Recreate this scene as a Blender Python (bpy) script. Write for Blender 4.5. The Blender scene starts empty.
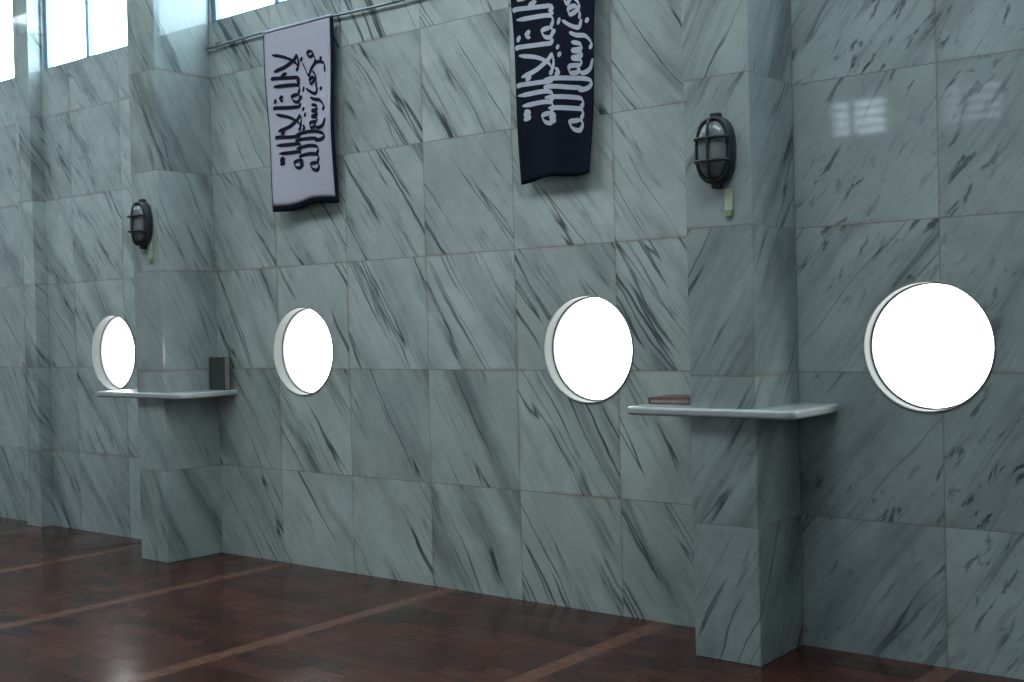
import bpy, bmesh, math, random
from mathutils import Vector, Matrix
random.seed(4)
scene = bpy.context.scene
scene.view_settings.view_transform = 'Standard'
scene.view_settings.look = 'None'

# ------------------------------------------------------------------ helpers
class NT:
    def __init__(s, name):
        s.m = bpy.data.materials.new(name); s.m.use_nodes = True
        s.t = s.m.node_tree; s.t.nodes.clear()
        s.out = s.t.nodes.new('ShaderNodeOutputMaterial')
    def n(s, typ, **kw):
        nd = s.t.nodes.new(typ)
        for k, v in kw.items(): setattr(nd, k, v)
        return nd
    def l(s, a, b): s.t.links.new(a, b)
    def setin(s, sock, v):
        if hasattr(v, 'links'): s.l(v, sock)
        else: sock.default_value = v
    def math(s, op, a, b=0.0, c=0.0):
        nd = s.n('ShaderNodeMath', operation=op)
        s.setin(nd.inputs[0], a); s.setin(nd.inputs[1], b); s.setin(nd.inputs[2], c)
        return nd.outputs[0]
    def comb(s, x, y, z=0.0):
        nd = s.n('ShaderNodeCombineXYZ')
        for i, v in enumerate((x, y, z)): s.setin(nd.inputs[i], v)
        return nd.outputs[0]
    def noise(s, vec, scale=1., detail=3., rough=.5, dist=0.):
        nd = s.n('ShaderNodeTexNoise'); s.l(vec, nd.inputs['Vector'])
        nd.inputs['Scale'].default_value = scale; nd.inputs['Detail'].default_value = detail
        nd.inputs['Roughness'].default_value = rough; nd.inputs['Distortion'].default_value = dist
        return nd.outputs['Fac']
    def ramp(s, fac, stops):
        nd = s.n('ShaderNodeMapRange', interpolation_type='SMOOTHSTEP')
        s.setin(nd.inputs['Value'], fac)
        nd.inputs['From Min'].default_value = stops[0]; nd.inputs['From Max'].default_value = stops[1]
        nd.inputs['To Min'].default_value = stops[2]; nd.inputs['To Max'].default_value = stops[3]
        return nd.outputs[0]
    def mix(s, f, a, b, blend='MIX'):
        nd = s.n('ShaderNodeMix', data_type='RGBA', blend_type=blend)
        s.setin(nd.inputs[0], f)
        for sock, v in ((nd.inputs[6], a), (nd.inputs[7], b)):
            if hasattr(v, 'links'): s.l(v, sock)
            else: sock.default_value = (*v, 1)
        return nd.outputs[2]
    def bsdf(s, color, rough=.5, metal=0., spec=.5, bump=None, bstr=.2, bdist=.002):
        b = s.n('ShaderNodeBsdfPrincipled')
        if hasattr(color, 'links'): s.l(color, b.inputs['Base Color'])
        else: b.inputs['Base Color'].default_value = (*color, 1)
        s.setin(b.inputs['Roughness'], rough); b.inputs['Metallic'].default_value = metal
        b.inputs['Specular IOR Level'].default_value = spec
        if bump is not None:
            bn = s.n('ShaderNodeBump'); bn.inputs['Strength'].default_value = bstr
            bn.inputs['Distance'].default_value = bdist
            s.l(bump, bn.inputs['Height']); s.l(bn.outputs[0], b.inputs['Normal'])
        s.l(b.outputs[0], s.out.inputs[0]); return s.m

def pos(s):
    g = s.n('ShaderNodeNewGeometry'); sp = s.n('ShaderNodeSeparateXYZ')
    s.l(g.outputs['Position'], sp.inputs[0]); return g.outputs['Position'], sp.outputs

TW, TH, Z0 = 0.598, 0.60, 0.55

def marble(name, ang, xoff, base=(.51, .575, .555), dark=(.032, .047, .058), vjoint=True,
           veins=1.0, mottled=0.0, seed=0.0, softk=.56):
    s = NT(name); P, o = pos(s)
    h = s.math('ADD', o[0], o[1]); z = o[2]
    hx = s.math('DIVIDE', s.math('SUBTRACT', h, xoff), TW)
    zz = s.math('DIVIDE', s.math('SUBTRACT', z, Z0), TH)
    ix = s.math('FLOOR', hx) if vjoint else 0.0
    iz = s.math('FLOOR', zz)
    wn = s.n('ShaderNodeTexWhiteNoise', noise_dimensions='3D')
    s.l(s.comb(ix, iz, seed), wn.inputs['Vector'])
    sp = s.n('ShaderNodeSeparateColor'); s.l(wn.outputs['Color'], sp.inputs[0])
    r1, r2, r3 = sp.outputs[0], sp.outputs[1], sp.outputs[2]
    a = s.math('ADD', math.radians(ang), s.math('MULTIPLY', s.math('SUBTRACT', r3, .5), .16))
    ca, sa = s.math('COSINE', a), s.math('SINE', a)
    al = s.math('ADD', s.math('MULTIPLY', h, ca), s.math('MULTIPLY', z, sa))
    ac = s.math('SUBTRACT', s.math('MULTIPLY', z, ca), s.math('MULTIPLY', h, sa))
    al = s.math('ADD', al, s.math('MULTIPLY', r1, 23.)); ac = s.math('ADD', ac, s.math('MULTIPLY', r2, 17.))
    wob = s.noise(s.comb(al, ac, 1.3), 2.2, 3.0, .55)
    ac2 = s.math('ADD', ac, s.math('MULTIPLY', s.math('SUBTRACT', wob, .5), .07))
    # long sharp veins
    n1 = s.noise(s.comb(s.math('MULTIPLY', al, .30), s.math('MULTIPLY', ac2, 5.0), seed), 1.0, 3.0, .55)
    rid = s.math('MULTIPLY', s.math('ABSOLUTE', s.math('SUBTRACT', n1, .5)), 2.0)
    vein = s.ramp(rid, (.0, .030, 1., 0.))
    n2 = s.noise(s.comb(s.math('MULTIPLY', al, .65), s.math('MULTIPLY', ac2, 11.), seed + 4), 1.0, 3.0, .58)
    rid2 = s.math('MULTIPLY', s.math('ABSOLUTE', s.math('SUBTRACT', n2, .52)), 2.0)
    vein2 = s.ramp(rid2, (.0, .07, 1., 0.))
    mask = s.ramp(s.noise(s.comb(s.math('MULTIPLY', al, .6), s.math('MULTIPLY', ac, 2.2), seed + 8), 2.0, 4.0, .6), (.40, .58, 0., 1.))
    mask2 = s.ramp(s.noise(s.comb(al, s.math('MULTIPLY', ac, 2.6), seed + 12), 2.2, 3.0), (.46, .62, 0., 1.))
    # broad soft bands running with the veins
    soft = s.ramp(s.noise(s.comb(s.math('MULTIPLY', al, .45), s.math('MULTIPLY', ac2, 3.8), seed + 16), 1.2, 5.0, .62), (.45, .74, 0., 1.))
    cloud = s.noise(s.comb(al, ac, seed + 20), 5.0, 4.0, .6)
    grain = s.noise(P, 55., 2., .7)
    tot = s.math('ADD', s.math('MULTIPLY', s.math('MULTIPLY', vein, mask), .82 * veins),
                 s.math('MULTIPLY', s.math('MULTIPLY', vein2, mask2), .32 * veins))
    tot = s.math('ADD', tot, s.math('MULTIPLY', soft, softk))
    if mottled > 0:
        mv = s.comb(s.math('MULTIPLY', al, 5.), s.math('MULTIPLY', ac2, 15.), seed + 30)
        mt = s.ramp(s.noise(mv, 1.5, 4., .6, .6), (.55, .66, 0., 1.))
        mm = s.ramp(s.noise(s.comb(al, ac, seed + 33), 2.6, 2.), (.38, .6, .1, 1.))
        tot = s.math('ADD', tot, s.math('MULTIPLY', s.math('MULTIPLY', mt, mm), mottled))
    tot = s.math('MINIMUM', tot, .90)
    tint = s.mix(s.ramp(cloud, (.35, .68, 0., 1.)), tuple(c * .84 for c in base), base)
    tint = s.mix(s.math('MULTIPLY', grain, .18), tint, tuple(c * .5 for c in base))
    bright = s.math('ADD', .88, s.math('MULTIPLY', r2, .22))
    tint = s.mix(1.0, tint, s.comb(bright, bright, bright), 'MULTIPLY')
    col = s.mix(tot, tint, dark)
    fz = s.math('FRACT', zz); dz = s.math('MULTIPLY', s.math('MINIMUM', fz, s.math('SUBTRACT', 1., fz)), TH)
    dmin = dz
    if vjoint:
        fx = s.math('FRACT', hx); dx = s.math('MULTIPLY', s.math('MINIMUM', fx, s.math('SUBTRACT', 1., fx)), TW)
        dmin = s.math('MINIMUM', dz, dx)
    j = s.ramp(dmin, (.0014, .0036, 1., 0.))
    stain = s.ramp(dmin, (.0, .022, .30, 0.))
    stm = s.ramp(s.noise(P, 2.3, 3.), (.45, .62, 0., 1.))
    col = s.mix(s.math('MULTIPLY', stain, stm), col, (.24, .17, .11))
    col = s.mix(s.math('MULTIPLY', j, .60), col, (.13, .11, .09))
    rough = s.math('ADD', .045, s.math('MULTIPLY', j, .5))
    bump = s.math('SUBTRACT', s.math('ADD', 1., s.math('MULTIPLY', s.noise(P, 1.6, 1.), .3)), j)
    return s.bsdf(col, rough, bump=bump, bstr=.15, bdist=.0012, spec=.46)

def simple(name, col, rough=.5, metal=0., var=.12, scale=20., spec=.5):
    s = NT(name); P, o = pos(s)
    f = s.noise(P, scale, 3.)
    c = s.mix(f, tuple(x * (1 - var) for x in col), tuple(min(1, x * (1 + var)) for x in col))
    return s.bsdf(c, rough, metal, spec=spec, bump=f, bstr=.05)

def glow(name, col, st):
    s = NT(name); P, o = pos(s)
    e = s.n('ShaderNodeEmission')
    c = s.mix(s.noise(P, 1.5, 2.), tuple(x * .94 for x in col), col)
    s.l(c, e.inputs[0]); e.inputs[1].default_value = st
    s.l(e.outputs[0], s.out.inputs[0]); return s.m

def obj_from_bm(name, bm, mat=None, parent=None, smooth=False):
    bmesh.ops.recalc_face_normals(bm, faces=bm.faces[:])
    me = bpy.data.meshes.new(name); bm.to_mesh(me); bm.free()
    if smooth:
        for p in me.polygons: p.use_smooth = True
    ob = bpy.data.objects.new(name, me); scene.collection.objects.link(ob)
    if mat: me.materials.append(mat)
    if parent: ob.parent = parent
    return ob

def box(name, a, b, mat, parent=None, bevel=0., seg=3):
    bm = bmesh.new(); bmesh.ops.create_cube(bm, size=1.)
    for v in bm.verts:
        v.co = Vector([(a[i] + b[i]) / 2 + v.co[i] * (b[i] - a[i]) for i in range(3)])
    if bevel > 0:
        bmesh.ops.bevel(bm, geom=bm.edges[:], offset=bevel, segments=seg, affect='EDGES', profile=.5)
    return obj_from_bm(name, bm, mat, parent)

def empty(name, loc=(0, 0, 0)):
    e = bpy.data.objects.new(name, None); scene.collection.objects.link(e)
    e.empty_display_size = .05
    return e

def tube(name, pts, r, mat, parent=None, n=10, closed=False):
    bm = bmesh.new(); rings = []
    P = [Vector(p) for p in pts]; N = len(P)
    ref = Vector((.13, .31, .94)).normalized()
    for i, p in enumerate(P):
        if closed: t = P[(i + 1) % N] - P[i - 1]
        else: t = P[min(i + 1, N - 1)] - P[max(i - 1, 0)]
        t.normalize(); a = t.cross(ref)
        if a.length < .1: a = t.cross(Vector((1, 0, 0)))
        a.normalize(); b = t.cross(a)
        rings.append([bm.verts.new(p + a * r * math.cos(q) + b * r * math.sin(q))
                      for q in [2 * math.pi * k / n for k in range(n)]])
    rng = range(N) if closed else range(N - 1)
    for i in rng:
        A, B = rings[i], rings[(i + 1) % N]
        for k in range(n): bm.faces.new((A[k], A[(k + 1) % n], B[(k + 1) % n], B[k]))
    if not closed:
        bm.faces.new(rings[0]); bm.faces.new(rings[-1][::-1])
    return obj_from_bm(name, bm, mat, parent, True)

def boolcut(ob, cutter):
    m = ob.modifiers.new('b', 'BOOLEAN'); m.operation = 'DIFFERENCE'; m.solver = 'EXACT'; m.object = cutter
    bpy.context.view_layer.objects.active = ob
    bpy.ops.object.modifier_apply(modifier='b')
    bpy.data.objects.remove(cutter, do_unlink=True)

# ------------------------------------------------------------------ materials
M_mid = marble('marble_middle', -56, -3.045, seed=1.7, veins=1.0)
M_right = marble('marble_right', 54, -1.546, seed=5.2, veins=.5, mottled=.68, base=(.42, .49, .49), softk=.42)
M_left = marble('marble_left', -50, -7.0, seed=9.1, veins=.6, mottled=.2, base=(.49, .565, .56))
M_pil = marble('marble_pilaster', 58, 0., seed=3.3, vjoint=False, veins=.9, mottled=.15, base=(.40, .465, .46))
M_pil2 = marble('marble_pilaster_far', -62, 0., seed=7.7, vjoint=False, veins=.5, base=(.42, .485, .475))
M_shelf = simple('shelf_stone', (.42, .46, .46), .22, var=.15, scale=14)
M_plaster = simple('plaster', (.50, .52, .53), .8)
M_lining = simple('window_lining', (.065, .08, .078), .5, .0)
M_lip = simple('window_frame_metal', (.22, .25, .24), .4, .2)
M_frameD = simple('clerestory_frame', (.22, .32, .42), .4, .3)
M_pane = glow('daylit_glass', (.97, 1.0, 1.0), 6.)
M_cler = glow('daylit_clerestory_glass', (.66, .88, 1.0), 9.0)
M_fill = glow('daylit_skylight_glass', (.86, .98, 1.0), 8.8)  # emission for the added ceiling fill panels
M_opp = glow('daylit_glass_opposite', (.75, .92, 1.0), 12.)
M_opp2 = glow('daylit_glass_opposite_dim', (.75, .92, 1.0), 5.)
M_rod = simple('rod_metal', (.30, .33, .36), .35, .7)
M_black = simple('lamp_metal', (.035, .04, .045), .4, .4)
M_white = simple('cloth_white', (.48, .47, .57), .85, scale=180, var=.08, spec=.1)
M_navy = simple('cloth_navy', (.008, .011, .022), .85, scale=180, spec=.1)
M_inkD = simple('print_black', (.010, .012, .024), .8, spec=.1)
M_inkL = simple('print_white', (.50, .52, .61), .8, spec=.1)

s = NT('lamp_glass'); P, o = pos(s)
rib = s.n('ShaderNodeTexWave'); rib.inputs['Scale'].default_value = 26; s.l(P, rib.inputs[0])
M_glass = s.bsdf((.17, .19, .19), .18, spec=.7, bump=rib.outputs['Fac'], bstr=.3)

# floor
s = NT('floor_wood_tile'); P, o = pos(s)
bk = s.n('ShaderNodeTexBrick'); s.l(s.comb(o[0], o[1], 0.), bk.inputs['Vector'])
bk.inputs['Scale'].default_value = 1.; bk.inputs['Brick Width'].default_value = .32
bk.inputs['Row Height'].default_value = .107; bk.inputs['Mortar Size'].default_value = .005
bk.inputs['Mortar Smooth'].default_value = .3
bk.inputs['Color1'].default_value = (.034, .009, .006, 1); bk.inputs['Color2'].default_value = (.095, .026, .016, 1)
bk.inputs['Mortar'].default_value = (.006, .003, .003, 1)
bk.offset = .5
gr = s.noise(s.comb(s.math('MULTIPLY', o[0], 3.), s.math('MULTIPLY', o[1], 40.), 0.), 1., 4.)
c = s.mix(s.math('MULTIPLY', gr, .5), bk.outputs['Color'], (.028, .009, .007))
sx = s.math('DIVIDE', s.math('ADD', o[0], 2.83), 1.285)
fr = s.math('ABSOLUTE', s.math('SUBTRACT', s.math('FRACT', s.math('ADD', sx, .5)), .5))
st = s.ramp(fr, (.034, .038, 1., 0.))
c = s.mix(st, c, s.mix(gr, (.16, .066, .042), (.105, .042, .027)))
bp = s.math('ADD', s.math('SUBTRACT', 1., bk.outputs['Fac']), s.math('MULTIPLY', s.noise(P, 5., 1.), .25))
M_floor = s.bsdf(c, s.ramp(s.noise(P, 3., 3.), (.3, .7, .17, .30)), bump=bp, bstr=.5, bdist=.003, spec=.24)

# ------------------------------------------------------------------ room shell
XL, XR, YB, ZC = -12.0, 2.2, -9.0, 4.3
box('floor', (XL - .2, YB - .2, -.15), (XR + .2, .25, 0), M_floor)
ceil = box('ceiling', (XL - .2, YB - .2, ZC), (XR + .2, .25, ZC + .15), M_plaster)
ZB, ZT = 3.29, 4.05
WR, WM = .258, 1.252
wins = [-1.602, -3.215, -5.224, -7.143]
sections = [('wall_back', -2.29, XR, M_right, [-1.602], [(-2.145, XR - .3)]),
            ('wall_back_middle', -6.15, -2.29, M_mid, [-3.215, -5.224], [(-6.0, -2.45)]),
            ('wall_back_left', XL, -6.15, M_left, [-7.143], [(-7.93, -6.30), (-11.6, -8.16)])]
for nm, x0, x1, mt, ws, cls in sections:
    w = box(nm, (x0, 0, 0), (x1, .2, ZC), mt)
    for wx in ws:
        bm = bmesh.new()
        bmesh.ops.create_cone(bm, cap_ends=True, segments=96, radius1=WR, radius2=WR, depth=1.,
                              matrix=Matrix.Translation((wx, .1, WM)) @ Matrix.Rotation(math.pi / 2, 4, 'X'))
        boolcut(w, obj_from_bm('cut', bm))
    for cl in cls:
        boolcut(w, box('cut', (cl[0], -.3, ZB), (cl[1], .5, ZT), None))
box('wall_left', (XL - .2, YB, 0), (XL, .2, ZC), M_left)
box('wall_right', (XR, YB, 0), (XR + .2, .2, ZC), M_right)
# unseen front: solid band with louvre windows, left open below to admit sky light
wf = box('wall_front', (XL - .2, YB - .2, 3.2), (XR + .2, YB, ZC), M_plaster)

k = 0
def opp_window(x0, x1, z0, z1, slats, mat):
    global k
    k += 1
    e = empty('window_%d' % k)
    boolcut(wf, box('cut', (x0, YB - .5, z0), (x1, YB + .5, z1), None))
    box('pane', (x0, YB - .16, z0), (x1, YB - .14, z1), mat, e)
    for a, b in (((x0, z0), (x0 + .03, z1)), ((x1 - .03, z0), (x1, z1)), ((x0, z0), (x1, z0 + .03)), ((x0, z1 - .03), (x1, z1))):
        box('frame', (a[0], YB - .12, a[1]), (b[0], YB - .02, b[1]), M_frameD, e)
    xm = x0 + (x1 - x0) * .36
    box('mullion', (xm - .03, YB - .12, z0), (xm + .03, YB - .03, z1), M_frameD, e)
    for i in range(slats):
        z = z0 + (i + 1) * (z1 - z0) / (slats + 1)
        box('slat', (x0, YB - .11, z - .026), (x1, YB - .04, z + .026), M_frameD, e)
for xc in (-5.49, -4.18, -2.87, -1.56, -.25):
    opp_window(xc - .35, xc + .35, 3.53, 3.97, 3, M_opp if xc < -5 else M_opp2)

def round_window(wx):
    global k
    k += 1
    e = empty('window_%d' % k)
    def ring(name, prof, mat):
        bm = bmesh.new(); n = 96; R = []
        for i in range(n):
            a = 2 * math.pi * i / n
            R.append([bm.verts.new((wx + r * math.cos(a), y, WM + r * math.sin(a))) for y, r in prof])
        for i in range(n):
            A, B = R[i], R[(i + 1) % n]
            for j in range(len(prof)):
                q = (j + 1) % len(prof)
                bm.faces.new((A[j], A[q], B[q], B[j]))
        obj_from_bm(name, bm, mat, e)
    ring('frame_lip', [(-.001, WR + .002), (-.005, WR), (-.006, WR - .002), (-.004, WR - .005), (-.001, WR - .005)], M_lip)
    ring('lining', [(0, WR - .001), (0, WR - .006), (.060, WR - .006), (.095, WR - .006), (.095, WR - .001)], M_lining)
    ring('glazing_bead', [(.066, WR - .007), (.062, WR - .012), (.077, WR - .012), (.077, WR - .007)], M_lip)
    bm = bmesh.new()
    bmesh.ops.create_cone(bm, cap_ends=True, segments=96, radius1=WR - .008, radius2=WR - .008, depth=.008,
                          matrix=Matrix.Translation((wx, .082, WM)) @ Matrix.Rotation(math.pi / 2, 4, 'X'))
    obj_from_bm('glass_pane', bm, M_pane, e)
for wx in wins: round_window(wx)

def cler(x0, x1):
    global k
    k += 1
    e = empty('window_%d' % k)
    box('glass_pane', (x0, .07, ZB), (x1, .08, ZT), M_cler, e)
    n = max(1, round((x1 - x0) / .62)); t = .018
    box('frame_bottom', (x0, .02, ZB), (x1, .069, ZB + .016), M_frameD, e)
    box('frame_top', (x0, .02, ZT - .035), (x1, .069, ZT), M_frameD, e)
    for i in range(n + 1):
        xc = x0 + t + (x1 - x0 - 2 * t) * i / n
        box('mullion', (xc - t, .02, ZB), (xc + t, .069, ZT), M_frameD, e)
for a, b in ((-2.145, XR - .3), (-6.0, -2.45), (-7.93, -6.30), (-11.6, -8.16)): cler(a, b)

# glowing ceiling panels, out of view, added to brighten the upper wall
for xc in (-9.8, -7.0, -4.2, -1.4):
    x0, x1, y0, y1 = xc - 1.0, xc + 1.0, -2.3, -1.3
    boolcut(ceil, box('cut', (x0, y0, ZC - .3), (x1, y1, ZC + .5), None))
    k += 1
    e = empty('window_%d' % k)
    box('skylight_glass', (x0, y0, ZC + .10), (x1, y1, ZC + .11), M_fill, e)
    for i in range(4):
        xx = x0 + .02 + (x1 - x0 - .04) * i / 3
        box('skylight_bar', (xx - .02, y0, ZC + .05), (xx + .02, y1, ZC + .09), M_frameD, e)

# ------------------------------------------------------------------ pilasters
def pilaster(x0, x1, p, mat):
    return box('pilaster', (x0, -p, 0), (x1, .0, ZC), mat, bevel=.004, seg=2)
pilaster(-2.439, -2.145, .392, M_pil)
pilaster(-6.285, -6.014, .40, M_pil2)
pilaster(-8.145, -7.95, .10, M_left)

# ------------------------------------------------------------------ shelves
def shelf(x0, x1, px0, px1, p, z=1.02, front=.43, th=.036):
    bm = bmesh.new()
    r = .035; pts = []
    def arc(cx, cy, a0, a1):
        for i in range(9):
            a = math.radians(a0 + (a1 - a0) * i / 8)
            pts.append((cx + r * math.cos(a), cy + r * math.sin(a)))
    arc(x0 + r, -front + r, 180, 270); arc(x1 - r, -front + r, 270, 360)
    pts.append((x1, 0)); pts.extend([(px1, 0), (px1, -p), (px0, -p), (px0, 0)]); pts.append((x0, 0))
    vs = [bm.verts.new((a, b, z - th)) for a, b in pts]
    f = bm.faces.new(vs)
    ret = bmesh.ops.extrude_face_region(bm, geom=[f])
    for v in ret['geom']:
        if isinstance(v, bmesh.types.BMVert): v.co.z = z
    bm.normal_update()
    es = [e for e in bm.edges if abs(e.verts[0].co.z - e.verts[1].co.z) < 1e-5 and
          not all(v.co.y > -p - .001 and px0 - .001 < v.co.x < px1 + .001 for v in e.verts)
          and not all(v.co.y > -.001 for v in e.verts)]
    bmesh.ops.bevel(bm, geom=es, offset=.012, segments=4, affect='EDGES', profile=.5)
    return obj_from_bm('wall_shelf', bm, M_shelf)
shelf(-2.735, -1.968, -2.439, -2.145, .392)
shelf(-6.70, -5.835, -6.285, -6.014, .40)

# ------------------------------------------------------------------ bulkhead lamps
def lamp(cx, yw, cz):
    e = empty('bulkhead_wall_lamp')
    def sup(a, b, n=2.5, m=56):
        out = []
        for i in range(m):
            t = 2 * math.pi * i / m; c, q = math.cos(t), math.sin(t)
            out.append((a * math.copysign(abs(c) ** (2 / n), c), b * math.copysign(abs(q) ** (2 / n), q)))
        return out
    def loft(name, prof, mat):
        bm = bmesh.new(); R = []
        for a, b, d in prof:
            R.append([bm.verts.new((cx + x, yw - d, cz + zz)) for x, zz in sup(a, b)])
        for A, B in zip(R[:-1], R[1:]):
            for i in range(len(A)): bm.faces.new((A[i], A[(i + 1) % len(A)], B[(i + 1) % len(A)], B[i]))
        bm.faces.new(R[0]); bm.faces.new(R[-1])
        return obj_from_bm(name, bm, mat, e, True)
    loft('housing', [(.078, .130, .001), (.082, .134, .005), (.082, .134, .035), (.078, .130, .042), (.066, .117, .044)], M_black)
    g = []
    for i in range(9):
        t = i / 8 * math.pi / 2 * .97
        g.append((.064 * math.cos(t) ** .6, .115 * math.cos(t) ** .6, .040 + .042 * math.sin(t)))
    loft('glass_diffuser', g, M_glass)
    rr = .0065
    tube('guard_rim', [(cx + x, yw - .046, cz + z) for x, z in sup(.072, .124)], .008, M_black, e, closed=True)
    tube('guard_bar_vertical', [(cx, yw - .044 - .048 * max(0, math.cos(t)) ** .45, cz + .122 * math.sin(t))
                       for t in [math.radians(-90 + 180 * i / 24) for i in range(25)]], rr, M_black, e)
    for j, zo in enumerate((-.045, .045)):
        tube('guard_bar_%d' % j, [(cx + .071 * math.sin(t), yw - .044 - .046 * max(0, math.cos(t)) ** .5, cz + zo)
                       for t in [math.radians(-90 + 180 * i / 20) for i in range(21)]], rr, M_black, e)
    for q in (-1, 1):
        box('mounting_lug', (cx - .02, yw - .03, cz + q * .138 - .012), (cx + .02, yw - .001, cz + q * .138 + .012), M_black, e, .004)
lamp(-2.285, -.392, 2.050)
lamp(-6.155, -.40, 2.035)

M_tag = simple('tag_plastic', (.48, .55, .42), .5)
M_tag2 = simple('tag_green', (.25, .36, .16), .5)
for cx, yw, cz in ((-2.240, -.393, 1.84), (-6.100, -.401, 1.86)):
    e = empty('plastic_tag')
    box('body', (cx - .018, yw - .010, cz - .030), (cx + .018, yw, cz + .055), M_tag, e, .003)
    box('label', (cx - .015, yw - .012, cz - .055), (cx + .015, yw, cz - .028), M_tag2, e, .002)
    tube('loop', [(cx + .008 * math.sin(t), yw - .006, cz + .062 + .010 * math.cos(t)) for t in [i * math.pi / 8 for i in range(16)]], .002, M_rod, e, closed=True)

# ------------------------------------------------------------------ books
def book(c, size, rot, cover, standing=False):
    e = empty('hardcover_book')
    L, W, H = size
    def bx(n, a, b, m, bev=0.0015):
        o_ = box(n, a, b, m, None, bev, 2)
        M = Matrix.Translation(c) @ Matrix.Rotation(rot, 4, 'Z')
        if standing: M = M @ Matrix.Rotation(math.radians(90), 4, 'X')
        o_.data.transform(M); o_.parent = e
    pages = simple('pages', (.30, .27, .25), .8)
    bx('cover_bottom', (0, 0, 0), (L, W, .003), cover); bx('cover_top', (0, 0, H - .003), (L, W, H), cover)
    bx('spine', (0, 0, 0), (.004, W, H), cover)
    bx('page_block', (.004, .004, .003), (L - .005, W - .004, H - .003), pages)
book((-2.715, -.27, 1.0205), (.20, .20, .028), .05, simple('cover_red', (.16, .055, .05), .5))
book((-5.995, -.035, 1.0205), (.150, .20, .045), 0, simple('cover_grey', (.055, .062, .06), .5), True)

# ------------------------------------------------------------------ banner rod
e = empty('banner_rod')
tube('pole', [(-6.0 + i * (3.55 / 20), -.028, 3.125 + .012 * math.sin(i * .5)) for i in range(21)], .008, M_rod, e)
for x in (-5.9, -4.4, -2.6):
    tube('hook', [(x, -.001, 3.15), (x, -.02, 3.15), (x, -.036, 3.14), (x, -.042, 3.12), (x, -.028, 3.108), (x, -.018, 3.11)], .004, M_rod, e)

# ------------------------------------------------------------------ calligraphy strokes (t: from right to left, v: up)
def lamalef(o):
    return [[(o + .0, 1.05), (o + .12, .6), (o + .32, .15), (o + .52, .02), (o + .62, .12)],
            [(o + .58, 1.0), (o + .45, .6), (o + .25, .2), (o + .12, .02), (o + .35, -.04), (o + .58, .05)]]
def alef(o): return [[(o + .06, 1.12), (o, 1.02), (o + .02, .5), (o + .04, .0)]]
def allah(o):
    return alef(o) + [[(o + .28, 1.1), (o + .27, .5), (o + .30, .08), (o + .44, .0), (o + .56, .1)],
            [(o + .56, 1.0), (o + .55, .5), (o + .57, .08), (o + .70, .0), (o + .84, .08)],
            [(o + .84, .08), (o + .90, .42), (o + 1.06, .34), (o + 1.10, .1), (o + .96, .0), (o + .84, .08)],
            [(o + .70, .95), (o + .75, .82), (o + .81, .95), (o + .87, .82), (o + .93, .98)]]
def ilah(o):
    return alef(o) + [[(o + .28, 1.05), (o + .27, .5), (o + .30, .08), (o + .46, .0), (o + .6, .08)],
            [(o + .6, .08), (o + .66, .40), (o + .82, .32), (o + .86, .1), (o + .72, .0), (o + .6, .08)]]
line1 = lamalef(0.) + ilah(.80) + alef(1.80) + lamalef(2.02) + allah(2.80)
line2 = [[(.02, .35), (.12, .52), (.24, .38), (.16, .22), (.02, .35)], [(.16, .22), (.34, .12), (.52, .2)],
         [(.40, .72), (.62, .62), (.86, .50), (.62, .32), (.44, .05), (.52, -.28), (.84, -.34)],
         [(.70, .30), (.90, .12), (1.06, .2), (1.14, .4), (1.0, .45), (.94, .25), (1.1, .1), (1.28, .1)],
         [(1.28, .62), (1.42, .4), (1.48, .12), (1.28, .03)],
         [(1.60, .42), (1.68, .2), (1.74, -.1), (1.95, -.3), (2.1, -.25)],
         [(1.85, .35), (1.91, .08), (2.03, .06), (2.07, .32), (2.11, .07), (2.21, .05), (2.26, .32), (2.31, .07), (2.45, .03)],
         [(2.45, .03), (2.47, .40), (2.63, .38), (2.61, .15), (2.47, .14), (2.65, .02), (2.59, -.25), (2.35, -.36)],
         [(2.78, 1.12), (2.77, .5), (2.8, -.05), (2.92, -.3), (3.05, -.2), (3.08, .15)]] + allah(2.98)
line2 += [[(.9, .85), (1.0, .95), (1.08, .85)], [(1.5, .8), (1.62, .9)], [(2.1, .65), (2.22, .72)], [(2.5, .8), (2.6, .7), (2.7, .8)],
          [(.1, .9), (.28, 1.0)], [(1.75, .85), (1.9, .97)], [(.3, -.2), (.38, -.1)], [(1.3, -.2), (1.4, -.1)]]
line1 += [[(.2, -.22), (.35, -.15)], [(1.2, -.25), (1.38, -.18)], [(1.9, -.22), (2.02, -.15)], [(2.62, .75), (2.7, .9)],
          [(1.4, .75), (1.52, .85), (1.6, .75)], [(1.5, 1.0), (1.66, 1.07)], [(.66, .55), (.74, .75)]]
def stretch(strokes):   # taller, slightly leaning ascenders
    return [[(t + max(0, v - .1) * -.10, v if v < .5 else .5 + (v - .5) * 1.35) for t, v in st] for st in strokes]
line1, line2 = stretch(line1), stretch(line2)

def catmull(p, n=10):
    p = [Vector(q) for q in p]; out = []
    Q = [p[0] * 2 - p[1]] + p + [p[-1] * 2 - p[-2]]
    for i in range(1, len(Q) - 2):
        for j in range(n):
            t = j / n; a, b, c, d = Q[i - 1:i + 3]
            out.append(.5 * ((2 * b) + (c - a) * t + (2 * a - 5 * b + 4 * c - d) * t * t + (-a + 3 * b - 3 * c + d) * t ** 3))
    out.append(p[-1]); return out

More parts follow.
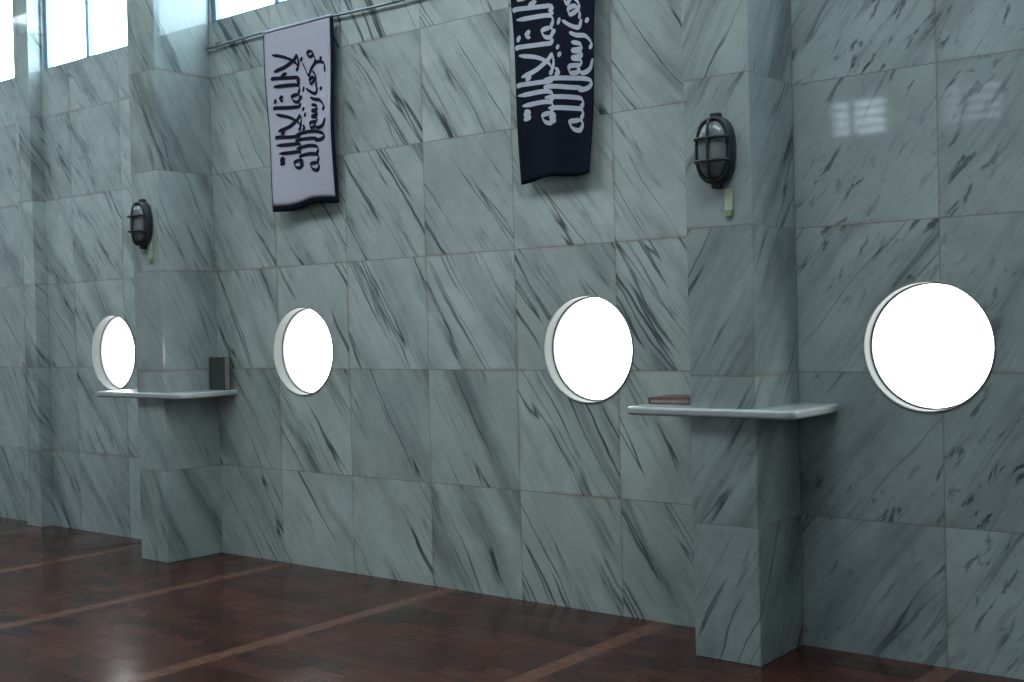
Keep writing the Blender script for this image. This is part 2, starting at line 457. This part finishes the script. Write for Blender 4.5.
def banner(tl, tr, br, bl, ztop, cloth, ink, ta, tb, border=None, seed=0):
    e = empty('calligraphy_banner')
    def surf(a, b, off=0.):
        xt = tl + (tr - tl) * a; xb = bl[0] + (br[0] - bl[0]) * a; zb = bl[1] + (br[1] - bl[1]) * a
        sw = .012 * math.sin(b * 3.1) * (1 if seed else -1)
        x = xt + (xb - xt) * b + sw * (1 - abs(2 * a - 1) * .3)
        z = ztop + (zb - ztop) * b - .008 * math.sin(a * 7 + seed) * b
        y = -.066 - .010 * math.sin(a * 9 + seed + b * 1.5) * (.25 + b) - .006 * math.sin(b * 8 + a * 3 + seed)
        return Vector((x, y - off, z))
    def sheet(name, a0, a1, b0, b1, off, mat, th=.0015, na=30, nb=44):
        bm = bmesh.new(); G = []
        for i in range(na + 1):
            G.append([bm.verts.new(surf(a0 + (a1 - a0) * i / na, b0 + (b1 - b0) * j / nb, off)) for j in range(nb + 1)])
        for i in range(na):
            for j in range(nb): bm.faces.new((G[i][j], G[i + 1][j], G[i + 1][j + 1], G[i][j + 1]))
        ob = obj_from_bm(name, bm, mat, e, True)
        m = ob.modifiers.new('s', 'SOLIDIFY'); m.thickness = th
        return ob
    if border:
        sheet('cloth_backing', -.012, 1.015, 0, 1.0, -.004, border)
        sheet('cloth_front', .012, .972, 0., .968, .0, cloth)
    else:
        sheet('cloth', 0, 1, 0, 1, 0, cloth)
    tube('hem', [surf(i / 12, 0.) for i in range(13)], .008, cloth, e)
    bm = bmesh.new()
    W = abs(tr - tl); H = ztop - bl[1]
    def put(strokes, acol, b0, sc, wd, lift):
        for st in strokes:
            pts = catmull(st); N = len(pts)
            prev = None
            for i, p in enumerate(pts):
                t = (pts[min(i + 1, N - 1)] - pts[max(i - 1, 0)])
                if t.length < 1e-6: continue
                t.normalize(); nrm = Vector((-t.y, t.x))
                ang = abs(nrm.dot(Vector((math.cos(.45), -math.sin(.45)))))
                tap = min(1, .35 + min(i, N - 1 - i) / 4)
                w = wd * (.28 + .62 * ang) * tap
                row = []
                for q in (-1, 0, 1):
                    c = p + nrm * w * q * .5
                    row.append(bm.verts.new(surf(acol - c.y * sc / W, b0 + c.x * sc / H, lift)))
                if prev:
                    for r in range(2): bm.faces.new((prev[r], prev[r + 1], row[r + 1], row[r]))
                prev = row
    put(line1, ta[0], tb[0], tb[1], .15, .0026)
    put(line2, ta[1], tb[0] + .01, tb[1], .15, .0029)
    ob = obj_from_bm('lettering', bm, ink, e)
    m = ob.modifiers.new('s', 'SOLIDIFY'); m.thickness = .0006
    return e
banner(-5.42, -4.84, (-4.85, 2.085), (-5.355, 2.065), 3.115, M_white, M_inkD, (.50, .80), (.15, .170), M_navy, 0)
banner(-3.585, -3.075, (-3.135, 2.080), (-3.545, 2.065), 3.125, M_navy, M_inkL, (.50, .86), (.08, .184), None, 2)

# put each group's origin at the centre of its parts
bpy.context.view_layer.update()
for e in [o for o in scene.objects if o.type == 'EMPTY']:
    cs = [v.co for c in e.children for v in c.data.vertices]
    ctr = sum(cs, Vector()) / len(cs)
    e.location = ctr
    for c in e.children: c.matrix_parent_inverse = Matrix.Translation(-ctr)

# ------------------------------------------------------------------ world (bright sky above dim ground)
w = bpy.data.worlds.new('World'); scene.world = w; w.use_nodes = True
t = w.node_tree; bg = t.nodes['Background']
tc = t.nodes.new('ShaderNodeTexCoord'); sp = t.nodes.new('ShaderNodeSeparateXYZ')
mr = t.nodes.new('ShaderNodeMapRange'); mr.interpolation_type = 'SMOOTHSTEP'
mr.inputs['From Min'].default_value = -.12; mr.inputs['From Max'].default_value = .14
mx = t.nodes.new('ShaderNodeMix'); mx.data_type = 'RGBA'
mx.inputs[6].default_value = (.16, .18, .18, 1); mx.inputs[7].default_value = (.78, .95, 1., 1)
t.links.new(tc.outputs['Generated'], sp.inputs[0]); t.links.new(sp.outputs[2], mr.inputs[0])
t.links.new(mr.outputs[0], mx.inputs[0]); t.links.new(mx.outputs[2], bg.inputs[0])
bg.inputs[1].default_value = .75

# ------------------------------------------------------------------ camera
cam = bpy.data.cameras.new('camera'); co = bpy.data.objects.new('camera', cam); scene.collection.objects.link(co)
cam.sensor_width = 36; cam.lens = 36 * 1183 / 1024; cam.clip_start = .05
p = .01352; r = .024
F = Vector((-.6214 * math.cos(p), .7835 * math.cos(p), -math.sin(p))).normalized()
R0 = Vector((.7835, .6214, 0)).normalized(); U0 = R0.cross(F)
R = math.cos(r) * R0 - math.sin(r) * U0; U = math.sin(r) * R0 + math.cos(r) * U0
m = Matrix((R, U, -F)).transposed().to_4x4(); m.translation = Vector((0, -4.63, 1.375))
co.matrix_world = m
scene.camera = co
